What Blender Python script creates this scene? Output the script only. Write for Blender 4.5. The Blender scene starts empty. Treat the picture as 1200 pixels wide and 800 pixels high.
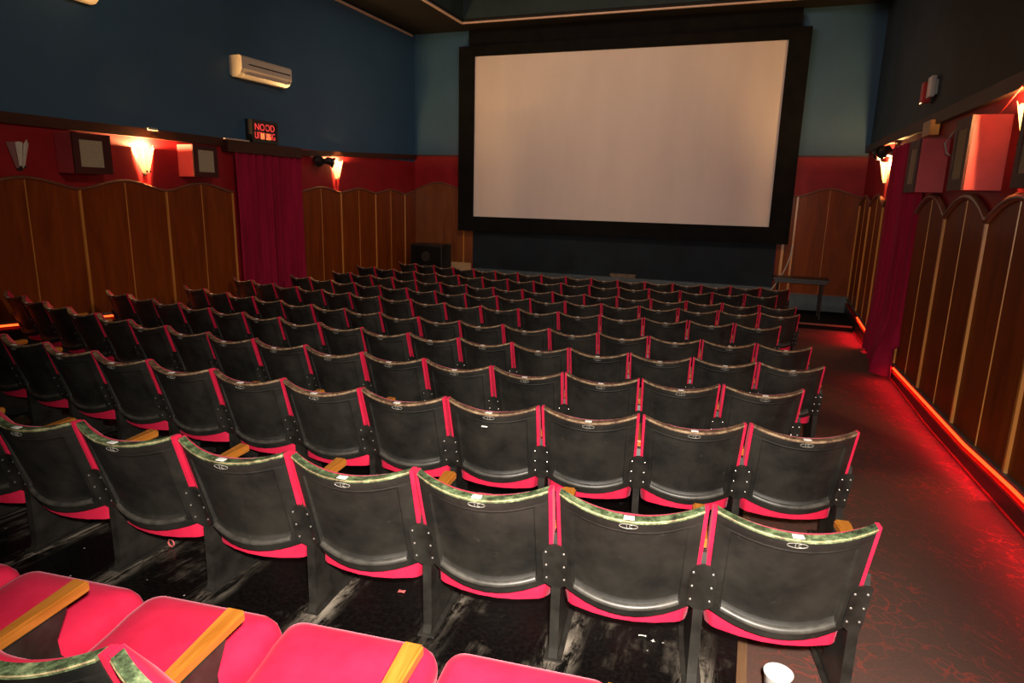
import bpy, bmesh, math, random
from mathutils import Vector, Matrix
random.seed(7)
SC = bpy.context.scene
COL = SC.collection
pi = math.pi
XL, XR, YW, YB, ZC = -7.84, 1.85, 14.35, -3.2, 5.78

# ------------------------------------------------------------------ helpers
class MB:
    """collects faces (with material slots) and links them as one mesh object"""
    def __init__(s): s.v = []; s.f = []; s.m = []; s.slot = 0
    def add(s, verts, faces):
        b = len(s.v); s.v += [tuple(p) for p in verts]
        for f in faces: s.f.append([b + i for i in f]); s.m.append(s.slot)
        return s
    def box(s, x0, x1, y0, y1, z0, z1, bev=0.0, mat=None):
        bm = bmesh.new()
        bmesh.ops.create_cube(bm, size=1)
        for v in bm.verts:
            v.co = Vector(((x0 + x1) / 2 + v.co.x * (x1 - x0), (y0 + y1) / 2 + v.co.y * (y1 - y0), (z0 + z1) / 2 + v.co.z * (z1 - z0)))
        if bev > 0: bmesh.ops.bevel(bm, geom=bm.edges[:], offset=bev, segments=2, profile=0.6, affect='EDGES')
        return s.bm(bm, mat)
    def bm(s, bm, mat=None):
        if mat is not None: bm.transform(mat)
        bm.verts.index_update(); b = len(s.v)
        s.v += [tuple(v.co) for v in bm.verts]
        for f in bm.faces: s.f.append([b + v.index for v in f.verts]); s.m.append(s.slot)
        bm.free(); return s
    def prism(s, poly, fn, d0, d1):
        """poly of 2d points; fn(a, b, d) -> 3d; extruded from d0 to d1"""
        n = len(poly)
        vs = [fn(a, b, d0) for a, b in poly] + [fn(a, b, d1) for a, b in poly]
        fs = [list(range(n))[::-1], list(range(n, 2 * n))] + [[i, (i + 1) % n, n + (i + 1) % n, n + i] for i in range(n)]
        return s.add(vs, fs)
    def tube(s, pts, r, n=8, closed=False):
        pts = [Vector(p) for p in pts]; rings = []
        m = len(pts)
        for i, p in enumerate(pts):
            a = pts[(i - 1) % m] if (closed or i > 0) else p
            b = pts[(i + 1) % m] if (closed or i < m - 1) else p
            t = (b - a).normalized()
            h = Vector((0, 0, 1)) if abs(t.z) < .9 else Vector((1, 0, 0))
            x = t.cross(h).normalized(); y = t.cross(x).normalized()
            rr = r[i] if isinstance(r, (list, tuple)) else r
            rings.append([p + x * rr * math.cos(2 * pi * k / n) + y * rr * math.sin(2 * pi * k / n) for k in range(n)])
        vs = [q for R in rings for q in R]; fs = []
        for i in range(m if closed else m - 1):
            j = (i + 1) % m
            for k in range(n): fs.append([i * n + k, i * n + (k + 1) % n, j * n + (k + 1) % n, j * n + k])
        if not closed: fs += [list(range(n)), [(m - 1) * n + k for k in range(n)][::-1]]
        return s.add(vs, fs)
    def lathe(s, prof, c=(0, 0, 0), n=24, mat=None):
        vs = []
        for r, z in prof:
            for k in range(n):
                p = Vector((r * math.cos(2 * pi * k / n), r * math.sin(2 * pi * k / n), z))
                if mat is not None: p = mat @ p
                vs.append(p + Vector(c))
        fs = []
        for i in range(len(prof) - 1):
            for k in range(n): fs.append([i * n + k, i * n + (k + 1) % n, (i + 1) * n + (k + 1) % n, (i + 1) * n + k])
        if prof[0][0] > 1e-5: fs.append(list(range(n))[::-1])
        if prof[-1][0] > 1e-5: fs.append([(len(prof) - 1) * n + k for k in range(n)])
        return s.add(vs, fs)
    def sheet(s, fa, fb, nu, nv):
        """closed shell between two parametric surfaces fa, fb over [0,1]^2"""
        W = nu + 1
        vs = [fa(i / nu, j / nv) for j in range(nv + 1) for i in range(W)] + [fb(i / nu, j / nv) for j in range(nv + 1) for i in range(W)]
        o = W * (nv + 1); fs = []
        for j in range(nv):
            for i in range(nu):
                a = j * W + i; fs.append([a, a + 1, a + W + 1, a + W]); fs.append([o + a, o + a + W, o + a + W + 1, o + a + 1])
        for i in range(nu):
            fs.append([i, o + i, o + i + 1, i + 1]); a = nv * W + i; fs.append([a, a + 1, o + a + 1, o + a])
        for j in range(nv):
            a = j * W; fs.append([a, a + W, o + a + W, o + a]); a = j * W + nu; fs.append([a, o + a, o + a + W, a + W])
        return s.add(vs, fs)
    def mesh(s, name, mats, smooth=None):
        me = bpy.data.meshes.new(name)
        me.from_pydata(s.v, [], s.f)
        for m in (mats if isinstance(mats, (list, tuple)) else [mats]): me.materials.append(m)
        for p, k in zip(me.polygons, s.m): p.material_index = k
        bm = bmesh.new(); bm.from_mesh(me)
        bmesh.ops.recalc_face_normals(bm, faces=bm.faces[:])
        if smooth is not None:
            for f in bm.faces: f.smooth = True
            for e in bm.edges:
                if len(e.link_faces) == 2 and e.calc_face_angle(0) > math.radians(smooth): e.smooth = False
        bm.to_mesh(me); bm.free(); me.update()
        return me
    def build(s, name, mats, parent=None, smooth=None):
        o = bpy.data.objects.new(name, s.mesh(name, mats, smooth)); COL.objects.link(o)
        if parent is not None: o.parent = parent
        return o

def tag(o, label=None, cat=None, group=None, kind=None):
    if label: o['label'] = label
    if cat: o['category'] = cat
    if group: o['group'] = group
    if kind: o['kind'] = kind
    return o
def thing(name, label, cat, loc=(0, 0, 0), rz=0, group=None):
    o = bpy.data.objects.new(name, None); COL.objects.link(o)
    o.empty_display_size = .1
    o.location = loc; o.rotation_euler = (0, 0, rz)
    return tag(o, label, cat, group)
def struct(mb, name, mats, smooth=None, parent=None):
    o = mb.build(name, mats, parent, smooth); o['kind'] = 'structure'; return o

# ------------------------------------------------------------------ materials
def hexl(r, g, b):
    f = lambda c: (c / 255 / 12.92) if c / 255 <= .04045 else ((c / 255 + .055) / 1.055) ** 2.4
    return (f(r), f(g), f(b), 1)
class Mat:
    def __init__(s, name, rough=.5, spec=.5):
        s.m = bpy.data.materials.new(name); s.m.use_nodes = True
        s.nt = s.m.node_tree; s.N = s.nt.nodes; s.L = s.nt.links
        s.b = s.N['Principled BSDF']; s.b.inputs['Roughness'].default_value = rough
        s.b.inputs['Specular IOR Level'].default_value = spec
    def n(s, t, **k):
        x = s.N.new(t)
        for a, v in k.items(): setattr(x, a, v)
        return x
    def coords(s, scale=(1, 1, 1), rnd=False, kind='Object'):
        tc = s.n('ShaderNodeTexCoord'); mp = s.n('ShaderNodeMapping'); mp.inputs['Scale'].default_value = scale
        s.L.new(tc.outputs[kind], mp.inputs[0])
        if rnd:
            oi = s.n('ShaderNodeObjectInfo'); mu = s.n('ShaderNodeMath', operation='MULTIPLY'); mu.inputs[1].default_value = 37.0
            s.L.new(oi.outputs['Random'], mu.inputs[0]); cb = s.n('ShaderNodeCombineXYZ')
            for i in range(3): s.L.new(mu.outputs[0], cb.inputs[i])
            s.L.new(cb.outputs[0], mp.inputs['Location'])
        return mp.outputs[0]
    def noise(s, scale, detail=4, vec=None, rough=.55, dist=0):
        x = s.n('ShaderNodeTexNoise'); x.inputs['Scale'].default_value = scale; x.inputs['Detail'].default_value = detail
        x.inputs['Roughness'].default_value = rough; x.inputs['Distortion'].default_value = dist
        if vec is not None: s.L.new(vec, x.inputs['Vector'])
        return x.outputs['Fac']
    def ramp(s, fac, stops):
        r = s.n('ShaderNodeValToRGB'); e = r.color_ramp.elements
        while len(e) < len(stops): e.new(.5)
        for k, (p, c) in zip(e, stops): k.position = p; k.color = c if len(c) == 4 else (*c, 1)
        s.L.new(fac, r.inputs[0]); return r.outputs[0]
    def mix(s, fac, a, b):
        x = s.n('ShaderNodeMix', data_type='RGBA')
        if isinstance(fac, float): x.inputs[0].default_value = fac
        else: s.L.new(fac, x.inputs[0])
        for i, c in ((6, a), (7, b)):
            if isinstance(c, tuple): x.inputs[i].default_value = c if len(c) == 4 else (*c, 1)
            else: s.L.new(c, x.inputs[i])
        return x.outputs[2]
    def color(s, c):
        if isinstance(c, tuple): s.b.inputs['Base Color'].default_value = c if len(c) == 4 else (*c, 1)
        else: s.L.new(c, s.b.inputs['Base Color'])
        return s
    def rough(s, fac, lo, hi):
        r = s.n('ShaderNodeMapRange'); r.inputs[3].default_value = lo; r.inputs[4].default_value = hi
        s.L.new(fac, r.inputs[0]); s.L.new(r.outputs[0], s.b.inputs['Roughness']); return s
    def bump(s, fac, strength=.2, dist=.01):
        b = s.n('ShaderNodeBump'); b.inputs['Strength'].default_value = strength; b.inputs['Distance'].default_value = dist
        s.L.new(fac, b.inputs['Height']); s.L.new(b.outputs[0], s.b.inputs['Normal']); return s
    def sheen(s, w, tint=(1, 1, 1), rough=.4):
        s.b.inputs['Sheen Weight'].default_value = w; s.b.inputs['Sheen Tint'].default_value = (*tint, 1)
        s.b.inputs['Sheen Roughness'].default_value = rough; return s
    def coat(s, w, r=.15):
        s.b.inputs['Coat Weight'].default_value = w; s.b.inputs['Coat Roughness'].default_value = r; return s

def plain(name, c, rough=.5, var=.25, scale=6, spec=.5, bump=0, rnd=False):
    m = Mat(name, rough, spec); v = m.coords(rnd=rnd); f = m.noise(scale, 5, v)
    lo = tuple(x * (1 - var) for x in c[:3]); hi = tuple(min(1, x * (1 + var)) for x in c[:3])
    m.color(m.ramp(f, [(.3, lo), (.7, hi)]))
    if bump: m.bump(f, bump)
    return m.m
def emit(name, c, k):
    m = Mat(name); m.color((0, 0, 0)); m.b.inputs['Emission Color'].default_value = (*c, 1); m.b.inputs['Emission Strength'].default_value = k
    return m.m

def wood(name, dark, light, grain=(14, 14, .9), rough=.3, coat=.5, rnd=False):
    m = Mat(name, rough, .35); v = m.coords(grain, rnd=rnd); f = m.noise(1.6, 6, v, .6, .8)
    v2 = m.coords((1, 1, .5), rnd=rnd); g = m.noise(1.1, 2, v2)
    c = m.mix(f, dark, light); c = m.mix(g, c, tuple(x * .75 for x in dark[:3])) if False else c
    m.color(m.ramp(f, [(.25, dark), (.75, light)])); m.rough(f, rough * .8, rough * 1.3); m.coat(coat, .18)
    if name == 'panel_wood': m.b.inputs['Specular IOR Level'].default_value = .12
    return m.m

M = {}
M['blue'] = plain('blue_paint', (.040, .094, .128), .5, .22, 2.5, .4)
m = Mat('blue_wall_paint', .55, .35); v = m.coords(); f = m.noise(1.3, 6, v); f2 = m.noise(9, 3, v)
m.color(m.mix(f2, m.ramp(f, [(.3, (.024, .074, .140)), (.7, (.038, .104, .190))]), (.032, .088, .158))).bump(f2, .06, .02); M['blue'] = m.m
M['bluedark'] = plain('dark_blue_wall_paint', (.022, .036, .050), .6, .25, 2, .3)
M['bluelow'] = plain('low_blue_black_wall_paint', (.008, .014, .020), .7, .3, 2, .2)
M['red'] = plain('red_wall_paint', (.26, .011, .016), .5, .15, 3, .2)
M['panel'] = wood('panel_wood', (.115, .022, .003), (.24, .050, .006), (5, 5, .6), .5, .10)
M['gloss'] = wood('varnished_panel_wood', (.13, .034, .010), (.24, .075, .022), (5, 5, .6), .34, .8)
M['gold'] = wood('batten_wood', (.42, .16, .028), (.62, .27, .06), (20, 20, 1), .3, .5)
M['rail'] = wood('rail_wood', (.026, .007, .003), (.060, .016, .006), (14, 2, 14), .5, .05)
M['cap'] = wood('cap_wood', (.12, .045, .025), (.22, .09, .05), (14, 2, 14), .3, .4)
M['skirt'] = wood('pale_skirting_wood', (.42, .24, .11), (.60, .38, .20), (2, 14, 14), .4, .2)
M['greyskirt'] = plain('grey_blue_skirting', (.055, .075, .085), .5, .3, 5)
M['arm'] = wood('armrest_wood', (.30, .095, .010), (.50, .19, .028), (30, 3, 30), .3, .5, True)
m = Mat('black_seat_paint', .55, .68); v = m.coords(rnd=True); f = m.noise(5, 6, v, .65); g = m.noise(26, 5, v, .7)
c = m.ramp(f, [(.34, (.005, .0048, .004)), (.68, (.024, .021, .016))])
c = m.mix(m.ramp(g, [(.62, (0, 0, 0)), (.80, (.35, .35, .35))]), c, (.10, .085, .06)); m.color(c); m.rough(f, .48, .64); m.bump(g, .05, .004); M['black'] = m.m
M['bead'] = plain('glossy_grey_bead_paint', (.055, .050, .042), .45, .5, 20, .8, rnd=True)  # bead is a lighter grey than the black seat backs
M['ironblack'] = plain('black_iron_paint', (.022, .020, .017), .42, .5, 12, .45, rnd=True)
m = Mat('steel_bolt', .3); m.color((.75, .72, .66)); m.b.inputs['Metallic'].default_value = .8; M['bolt'] = m.m
m = Mat('pink_velvet', .75, .2); v = m.coords(rnd=True); f = m.noise(7, 4, v, .6); g = m.noise(160, 2, v)
m.color(m.ramp(f, [(.25, (.58, .009, .046)), (.75, (.76, .022, .080))])).sheen(.18, (1, .35, .45), .35).bump(g, .12, .002); M['pink'] = m.m
def worn(name, stops):
    m = Mat(name, .55, .3); v = m.coords((1, 1, 1), rnd=True); f = m.noise(22, 6, v, .75); m.color(m.ramp(f, stops)); m.bump(f, .2, .003); return m.m
M['green'] = worn('worn_green_edge', [(.36, (.018, .020, .013)), (.50, (.075, .11, .05)), (.62, (.22, .28, .14)), (.76, (.46, .42, .24))])
M['brownedge'] = worn('worn_brown_edge', [(.32, (.03, .018, .012)), (.5, (.17, .09, .055)), (.66, (.34, .22, .13)), (.80, (.46, .36, .24))])
M['cream'] = worn('worn_cream_edge', [(.35, (.12, .07, .04)), (.55, (.40, .33, .17)), (.7, (.56, .50, .30))])
M['plate'] = plain('number_plate_enamel', (.34, .32, .28), .4, .15, 30)
M['velvetred'] = None
m = Mat('red_curtain_velvet', .8, .15); v = m.coords((3, 3, .4)); f = m.noise(2, 4, v)
m.color(m.ramp(f, [(.3, (.20, .003, .022)), (.7, (.32, .007, .042))])).sheen(.12, (1, .25, .4), .4); M['curtain'] = m.m
M['curtain2'] = None
m = Mat('screen_cloth', .8, .1); v = m.coords((1.2, 1, .25)); f = m.noise(.9, 5, v, .6); m.color(m.ramp(f, [(.3, (.60, .53, .49)), (.7, (.68, .61, .56))])); M['screen'] = m.m
M['mask'] = plain('black_masking_cloth', (.006, .006, .006), .9, .3, 4, .1)
M['ac'] = plain('cream_plastic', (.62, .54, .44), .35, .05, 3)
M['dark'] = plain('dark_plastic', (.012, .011, .010), .4, .3, 6)
M['coral'] = plain('coral_painted_cabinet', (.54, .085, .095), .6, .10, 5, .3)
M['spkfront'] = plain('dark_maroon_front', (.050, .010, .010), .5, .2, 5, .3)
m = Mat('beige_grille_cloth', .9, .1); v = m.coords(); f = m.noise(220, 2, v); m.color(m.ramp(f, [(.35, (.26, .22, .15)), (.65, (.44, .38, .27))])); M['grille'] = m.m
M['glass_off'] = plain('white_sconce_glass', (.62, .58, .50), .25, .12, 30)
M['glass_pink'] = plain('pink_sconce_glass', (.45, .25, .24), .25, .12, 30)
m = Mat('lit_sconce_glass', .3); m.color((.85, .7, .45)); m.b.inputs['Emission Color'].default_value = (1, .50, .15, 1)
v = m.coords((1, 1, 1)); sp = m.n('ShaderNodeSeparateXYZ'); m.L.new(v, sp.inputs[0]); mr = m.n('ShaderNodeMapRange'); mr.inputs[1].default_value = -.02; mr.inputs[2].default_value = .26; mr.inputs[3].default_value = .75; mr.inputs[4].default_value = 5.5
m.L.new(sp.outputs[2], mr.inputs[0]); m.L.new(mr.outputs[0], m.b.inputs['Emission Strength']); M['glass_on'] = m.m
M['bulb'] = emit('lamp_bulb', (1, .6, .25), 25)
M['led'] = emit('red_led_rope', (1, .030, .005), 7)
M['led2'] = emit('orange_led_rope', (1, .09, .012), 3.2)
M['sign_on'] = emit('sign_letter_red', (1, .06, .05), 1.0)
M['sign_hot'] = emit('sign_lamp_window', (1, .22, .05), 1.7)
M['white'] = plain('white_plastic', (.78, .76, .74), .4, .05, 5)
M['redplastic'] = plain('red_plastic', (.5, .02, .02), .3, .1, 5)
M['cable_w'] = plain('pale_cable', (.40, .38, .36), .5, .1, 5)
M['ceil'] = plain('dark_ceiling_paint', (.011, .010, .008), .8, .3, 1.5, .3)
M['ceilin'] = plain('dark_teal_recess_paint', (.012, .026, .030), .7, .3, 1.5, .3)
M['cornice'] = plain('pale_pink_cornice', (.58, .42, .33), .5, .1, 5)
m = Mat('black_lino_floor', .38, .5); v = m.coords((1, 1, 1)); vs = m.coords((9, 1.6, 1)); a = m.noise(1.6, 5, v, .7); s_ = m.noise(2.6, 7, vs, .75); p_ = m.noise(60, 3, v)
dust = m.n('ShaderNodeMath', operation='MULTIPLY'); m.L.new(m.ramp(a, [(.52, (0, 0, 0)), (.70, (1, 1, 1))]), dust.inputs[0]); m.L.new(m.ramp(s_, [(.46, (0, 0, 0)), (.68, (1, 1, 1))]), dust.inputs[1])
sv = m.n('ShaderNodeTexVoronoi'); sv.inputs['Scale'].default_value = 9; m.L.new(v, sv.inputs['Vector']); sd_ = m.ramp(sv.outputs['Distance'], [(.0, (1, 1, 1)), (.035, (1, 1, 1)), (.045, (0, 0, 0))])
def mth(op, a, b=None, c=None):
    x = m.n('ShaderNodeMath', operation=op)
    for i, q in enumerate((a, b, c)):
        if q is None: continue
        if isinstance(q, (int, float)): x.inputs[i].default_value = q
        else: m.L.new(q, x.inputs[i])
    return x.outputs[0]
def mr_(v_, a, b):
    x = m.n('ShaderNodeMapRange', interpolation_type='SMOOTHSTEP'); x.inputs[1].default_value = a; x.inputs[2].default_value = b; m.L.new(v_, x.inputs[0]); return x.outputs[0]
sx = m.n('ShaderNodeSeparateXYZ'); m.L.new(v, sx.inputs[0]); PX, PY = sx.outputs[0], sx.outputs[1]
fr = mth('ABSOLUTE', mth('SUBTRACT', mth('FRACT', mth('ADD', mth('MULTIPLY', mth('ADD', PX, mth('MULTIPLY', mth('SUBTRACT', PY, 2.1), .06)), 2.0), 99.096)), .5))
xm = mr_(fr, .30, .48)
yy_ = mth('SUBTRACT', mth('SUBTRACT', PY, 2.24), mth('MULTIPLY', PX, .075)); ym = mth('SUBTRACT', 1.0, mr_(mth('ABSOLUTE', yy_), .12, .42))
vd = m.coords((14, 3.2, 1)); sn = m.noise(1.5, 8, vd, .78, .5); bn = m.noise(2.2, 3, v)
fd = mth('MULTIPLY', mth('MULTIPLY', mth('MULTIPLY', xm, ym), m.ramp(sn, [(.44, (0, 0, 0)), (.57, (1, 1, 1))])), m.ramp(bn, [(.38, (.15, .15, .15)), (.58, (1, 1, 1))]))
class _D: pass
dust_all = _D(); dust_all.outputs = [mth('MAXIMUM', mth('MULTIPLY', dust.outputs[0], .7), fd)]; dust = dust_all
m.color(m.mix(sd_, m.mix(dust.outputs[0], m.ramp(p_, [(.4, (.002, .002, .002)), (.75, (.008, .007, .006))]), (.34, .29, .23)), (.45, .42, .38))).rough(dust.outputs[0], .30, .9); M['lino'] = m.m
m = Mat('patterned_carpet', .95, .1); v = m.coords((1, 1, 1)); w = m.noise(3, 3, v)
vo = m.n('ShaderNodeTexVoronoi', feature='DISTANCE_TO_EDGE'); vo.inputs['Scale'].default_value = 9
mv = m.n('ShaderNodeMix', data_type='VECTOR'); mv.inputs[0].default_value = .34
nz = m.n('ShaderNodeTexNoise'); nz.inputs['Scale'].default_value = 6; m.L.new(v, nz.inputs['Vector']); m.L.new(v, mv.inputs[4]); m.L.new(nz.outputs['Color'], mv.inputs[5]); m.L.new(mv.outputs[1], vo.inputs['Vector'])
g = m.noise(2.4, 3, v); vein = m.n('ShaderNodeMath', operation='MULTIPLY')
m.L.new(m.ramp(vo.outputs['Distance'], [(.0, (1, 1, 1)), (.055, (0, 0, 0))]), vein.inputs[0]); m.L.new(m.ramp(g, [(.38, (.12, .12, .12)), (.6, (1, 1, 1))]), vein.inputs[1])
pile = m.noise(170, 2, v)
base = m.mix(pile, (.070, .036, .028, 1), (.135, .075, .060, 1)); m.color(m.mix(vein.outputs[0], base, (.25, .055, .042, 1))).bump(pile, .3, .006); M['carpet'] = m.m
M['edge'] = wood('carpet_edge_wood', (.12, .06, .03), (.22, .12, .06), (14, 1, 14), .5, .1)
M['kick'] = plain('dark_kick_board', (.030, .011, .010), .4, .3, 6)
M['ledgegrey'] = plain('grey_ledge_paint', (.085, .070, .058), .5, .3, 6)
M['redglow'] = plain('red_glow_trim', (.34, .012, .018), .3, .15, 6)  # red glow of the rope lights put into the trim colour
M['block'] = plain('worn_brown_block', (.12, .085, .055), .7, .4, 12)
M['paper'] = plain('white_paper', (.80, .78, .74), .7, .05, 12)
M['pinkpaper'] = plain('pink_paper', (.75, .16, .15), .7, .1, 12)
m = Mat('paper_cup', .45, .4); tc = m.n('ShaderNodeTexCoord'); sp = m.n('ShaderNodeSeparateXYZ'); m.L.new(tc.outputs['Object'], sp.inputs[0])
at = m.n('ShaderNodeMath', operation='ARCTAN2'); m.L.new(sp.outputs[1], at.inputs[0]); m.L.new(sp.outputs[0], at.inputs[1])
cm = m.n('ShaderNodeMath', operation='COMPARE'); m.L.new(at.outputs[0], cm.inputs[0]); cm.inputs[1].default_value = -2.1; cm.inputs[2].default_value = .45
lt = m.n('ShaderNodeMath', operation='LESS_THAN'); m.L.new(sp.outputs[2], lt.inputs[0]); lt.inputs[1].default_value = .11
mu = m.n('ShaderNodeMath', operation='MULTIPLY'); m.L.new(cm.outputs[0], mu.inputs[0]); m.L.new(lt.outputs[0], mu.inputs[1])
m.color(m.mix(mu.outputs[0], (.85, .83, .80, 1), (.60, .02, .03, 1))); M['cup'] = m.m

# ------------------------------------------------------------------ floor shape
ROWS = [  # right end X, distance, top height, number of seats
    (.338, .95, 1.265, 6, .11, .0), (.452, 1.985, 1.248, 8, .094, .0119), (.557, 3.097, 1.156, 12, .0966, .030), (.389, 4.148, 1.061, 16, .0896, .0328),
    (.615, 5.280, .964, 16, .0736, .0276), (.606, 6.413, .884, 16, .0758, .0286), (.370, 7.594, .863, 16, .0979, .0314), (.637, 8.738, .819, 16, .0989, .0301),
    (.643, 9.692, .782, 16, .0641, .0291), (.426, 10.980, .765, 16, .0892, .0284), (.664, 12.177, .735, 16, .0812, .0306)]
ROT, CURV, SEAT_H = .08459, .02896, .735
def arc(X): return ROT * X + CURV * (X + 1.5) ** 2
def darc(X): return ROT + 2 * CURV * (X + 1.5)
KS = [(-6, .60)] + [(y + .22, z - SEAT_H) for _, y, z, *_q in ROWS] + [(13.2, 0.0), (30, 0.0)]
def interp(K, s):
    for (a, p), (b, q) in zip(K, K[1:]):
        if s <= b:
            t = max(0, (s - a) / (b - a)); return p + (q - p) * t
    return K[-1][1]
AISLE = [(-6, .40), (2, .27), (4.6, .17), (7.2, .06), (8.8, .05), (12, .0), (30, .0)]
def floor_z(X, Y):
    a = interp(KS, Y - arc(X))
    t = min(1, max(0, (X - .75) / 1.0)); t = t * t * (3 - 2 * t)
    return a * (1 - t) + interp(AISLE, Y) * t
def floor_mesh(x0, x1, y0, y1, nx, ny, dz=0):
    mb = MB()
    f = lambda u, v: (x0 + (x1 - x0) * u, y0 + (y1 - y0) * v, floor_z(x0 + (x1 - x0) * u, y0 + (y1 - y0) * v) + dz)
    g = lambda u, v: (lambda p: (p[0], p[1], p[2] - .15))(f(u, v))
    return mb.sheet(f, g, nx, ny)
XE = .10
struct(floor_mesh(XL - .1, XE, YB, YW + .1, 30, 110), 'floor', M['lino'], 40)
struct(floor_mesh(XE, XR + .1, YB, YW + .1, 14, 110), 'floor.001', M['carpet'], 40)
mb = MB(); n = 90
mb.sheet(lambda u, v: (XE - .012 + .035 * v, YB + (13 - YB) * u, floor_z(XE, YB + (13 - YB) * u) + .006), lambda u, v: (XE - .012 + .035 * v, YB + (13 - YB) * u, floor_z(XE, YB + (13 - YB) * u) - .01), n, 1)
struct(mb, 'trim_1', M['edge'])

# ------------------------------------------------------------------ room shell
RZ = 3.17   # where blue paint meets the red band
def wall(name, x0, x1, y0, y1, z0, z1, mat): return struct(MB().box(x0, x1, y0, y1, z0, z1), name, mat)
T = .15
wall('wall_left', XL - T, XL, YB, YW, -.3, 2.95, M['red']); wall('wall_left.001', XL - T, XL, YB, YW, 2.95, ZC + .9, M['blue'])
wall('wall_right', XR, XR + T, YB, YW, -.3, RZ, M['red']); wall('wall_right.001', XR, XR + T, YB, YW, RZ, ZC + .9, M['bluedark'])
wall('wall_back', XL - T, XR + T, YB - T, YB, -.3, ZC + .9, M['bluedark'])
wall('wall_front', XL - T, XR + T, YW, YW + T, -.3, 3.12, M['red']); wall('wall_front.001', XL - T, XR + T, YW, YW + T, 3.12, ZC + .9, M['blue'])
# blue wall below the screen, a little forward of the wings
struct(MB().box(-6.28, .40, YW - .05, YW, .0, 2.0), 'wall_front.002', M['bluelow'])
struct(MB().box(-6.22, .42, YW - .22, YW - .05, -.1, .53, .01), 'trim_2', M['greyskirt'])
# ceiling: soffit around a recessed tray
TX0, TX1, TY0, TY1, TH = -6.27, .55, -1.5, 13.62, .62
mb = MB()
for b in ((XL, TX0, YB, YW), (TX1, XR, YB, YW), (TX0, TX1, TY1, YW), (TX0, TX1, YB, TY0)): mb.box(b[0], b[1], b[2], b[3], ZC, ZC + .06)
struct(mb, 'ceiling', M['ceil'])
mb = MB(); mb.box(TX0 - .06, TX0, TY0, TY1, ZC + .05, ZC + TH); mb.box(TX1, TX1 + .06, TY0, TY1, ZC + .05, ZC + TH)
mb.box(TX0, TX1, TY1, TY1 + .06, ZC + .05, ZC + TH); mb.box(TX0, TX1, TY0 - .06, TY0, ZC + .05, ZC + TH); mb.box(TX0 - .06, TX1 + .06, TY0 - .06, TY1 + .06, ZC + TH, ZC + TH + .08)
struct(mb, 'ceiling.001', M['ceilin'])
mb = MB(); w = .05
mb.box(TX0 - w, TX0, TY0, TY1 + w, ZC - .03, ZC + .02, .008); mb.box(TX1, TX1 + w, TY0, TY1 + w, ZC - .03, ZC + .02, .008); mb.box(TX0, TX1, TY1, TY1 + w, ZC - .03, ZC + .02, .008)
struct(mb, 'trim_3', M['cornice'])
struct(MB().box(XL, XL + .04, YB, YW - .12, ZC - .07, ZC - .03, .008), 'trim_4', M['cornice'])
# picture rails
def rail(name, x0, x1, pts, h, mat):
    mb = MB()
    for (ya, za), (yb, zb) in zip(pts, pts[1:]):
        vs = [(x, y, z + dz) for y, z in ((ya, za), (yb, zb)) for x in (x0, x1) for dz in (0, h)]
        mb.add(vs, [[0, 1, 3, 2], [4, 6, 7, 5], [0, 4, 5, 1], [2, 3, 7, 6], [1, 5, 7, 3], [0, 2, 6, 4]])
    return struct(mb, name, mat)
rail('trim_5', XL, XL + .055, [(YB, 2.86), (8.2, 2.85)], .12, M['rail'])
rail('trim_6', XL, XL + .055, [(9.95, 2.82), (YW, 3.02)], .10, M['rail'])
rail('trim_7', XR - .07, XR, [(YB, 3.10), (6.5, 3.10), (YW, 3.16)], .13, M['rail'])
for i, (a, b) in enumerate(((XL, -6.6), (.6, XR))): struct(MB().box(a, b, YW - .03, YW, 3.085, 3.115), 'trim_%d' % (8 + i), M['rail'])

# wainscot panelling with a lobed top, battens and a cap moulding
def lobes(t, zv, amp, pw): return zv + amp * (max(0, .5 - .5 * math.cos(2 * pi * t))) ** pw
def wainscot(name, fn, a0, a1, v0, sp, zv, amp, zb, pw=.8, caprad=.02, capmat='cap', bat=.035, thin=.014, panel='panel'):
    """fn(a, n, z): a runs along the wall, n out of it. valleys (wide battens) at v0 + k*sp"""
    N = int((a1 - a0) / .06) + 1; A = [a0 + (a1 - a0) * i / N for i in range(N + 1)]
    top = lambda a: lobes((a - v0) / sp, zv(a), amp, pw)
    mb = MB()
    mb.sheet(lambda u, v: fn(a0 + (a1 - a0) * u, .03, zb(a0 + (a1 - a0) * u) * (1 - v) + top(a0 + (a1 - a0) * u) * v),
             lambda u, v: fn(a0 + (a1 - a0) * u, .0, zb(a0 + (a1 - a0) * u) * (1 - v) + top(a0 + (a1 - a0) * u) * v), N, 6)
    o = struct(mb, name, M[panel])
    cap = MB().tube([fn(a, .035, top(a)) for a in A], caprad, 8); struct(cap, 'cap_moulding', M[capmat], 50, o)
    k0 = math.ceil((a0 - v0 - .01) / sp * 2); k1 = math.floor((a1 - v0 + .01) / sp * 2)
    for k in range(k0, k1 + 1):
        a = v0 + k * sp / 2; w = bat if k % 2 == 0 else thin
        a = min(max(a, a0 + w / 2), a1 - w / 2)
        if k % 2 and thin <= 0: continue
        zt = top(a) - .01; z0 = zb(a)
        mb = MB(); q = []
        for z in (z0, zt):
            q += [fn(a - w / 2, .03, z), fn(a - w / 3, .03 + w * .45, z), fn(a + w / 3, .03 + w * .45, z), fn(a + w / 2, .03, z)]
        mb.add(q, [[0, 1, 5, 4], [1, 2, 6, 5], [2, 3, 7, 6], [0, 3, 2, 1], [4, 5, 6, 7], [0, 4, 7, 3]])
        struct(mb, 'batten', M['gold'], None, o)
    return o
Lf = lambda a, n, z: (XL + n, a, z)
Rf = lambda a, n, z: (XR - n, a, z)
Ff = lambda a, n, z: (a, YW - n, z)
LZ = [(-6, .95), (1, .85), (4.7, .69), (7.3, .50), (9, .40), (14.4, .36)]
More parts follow.
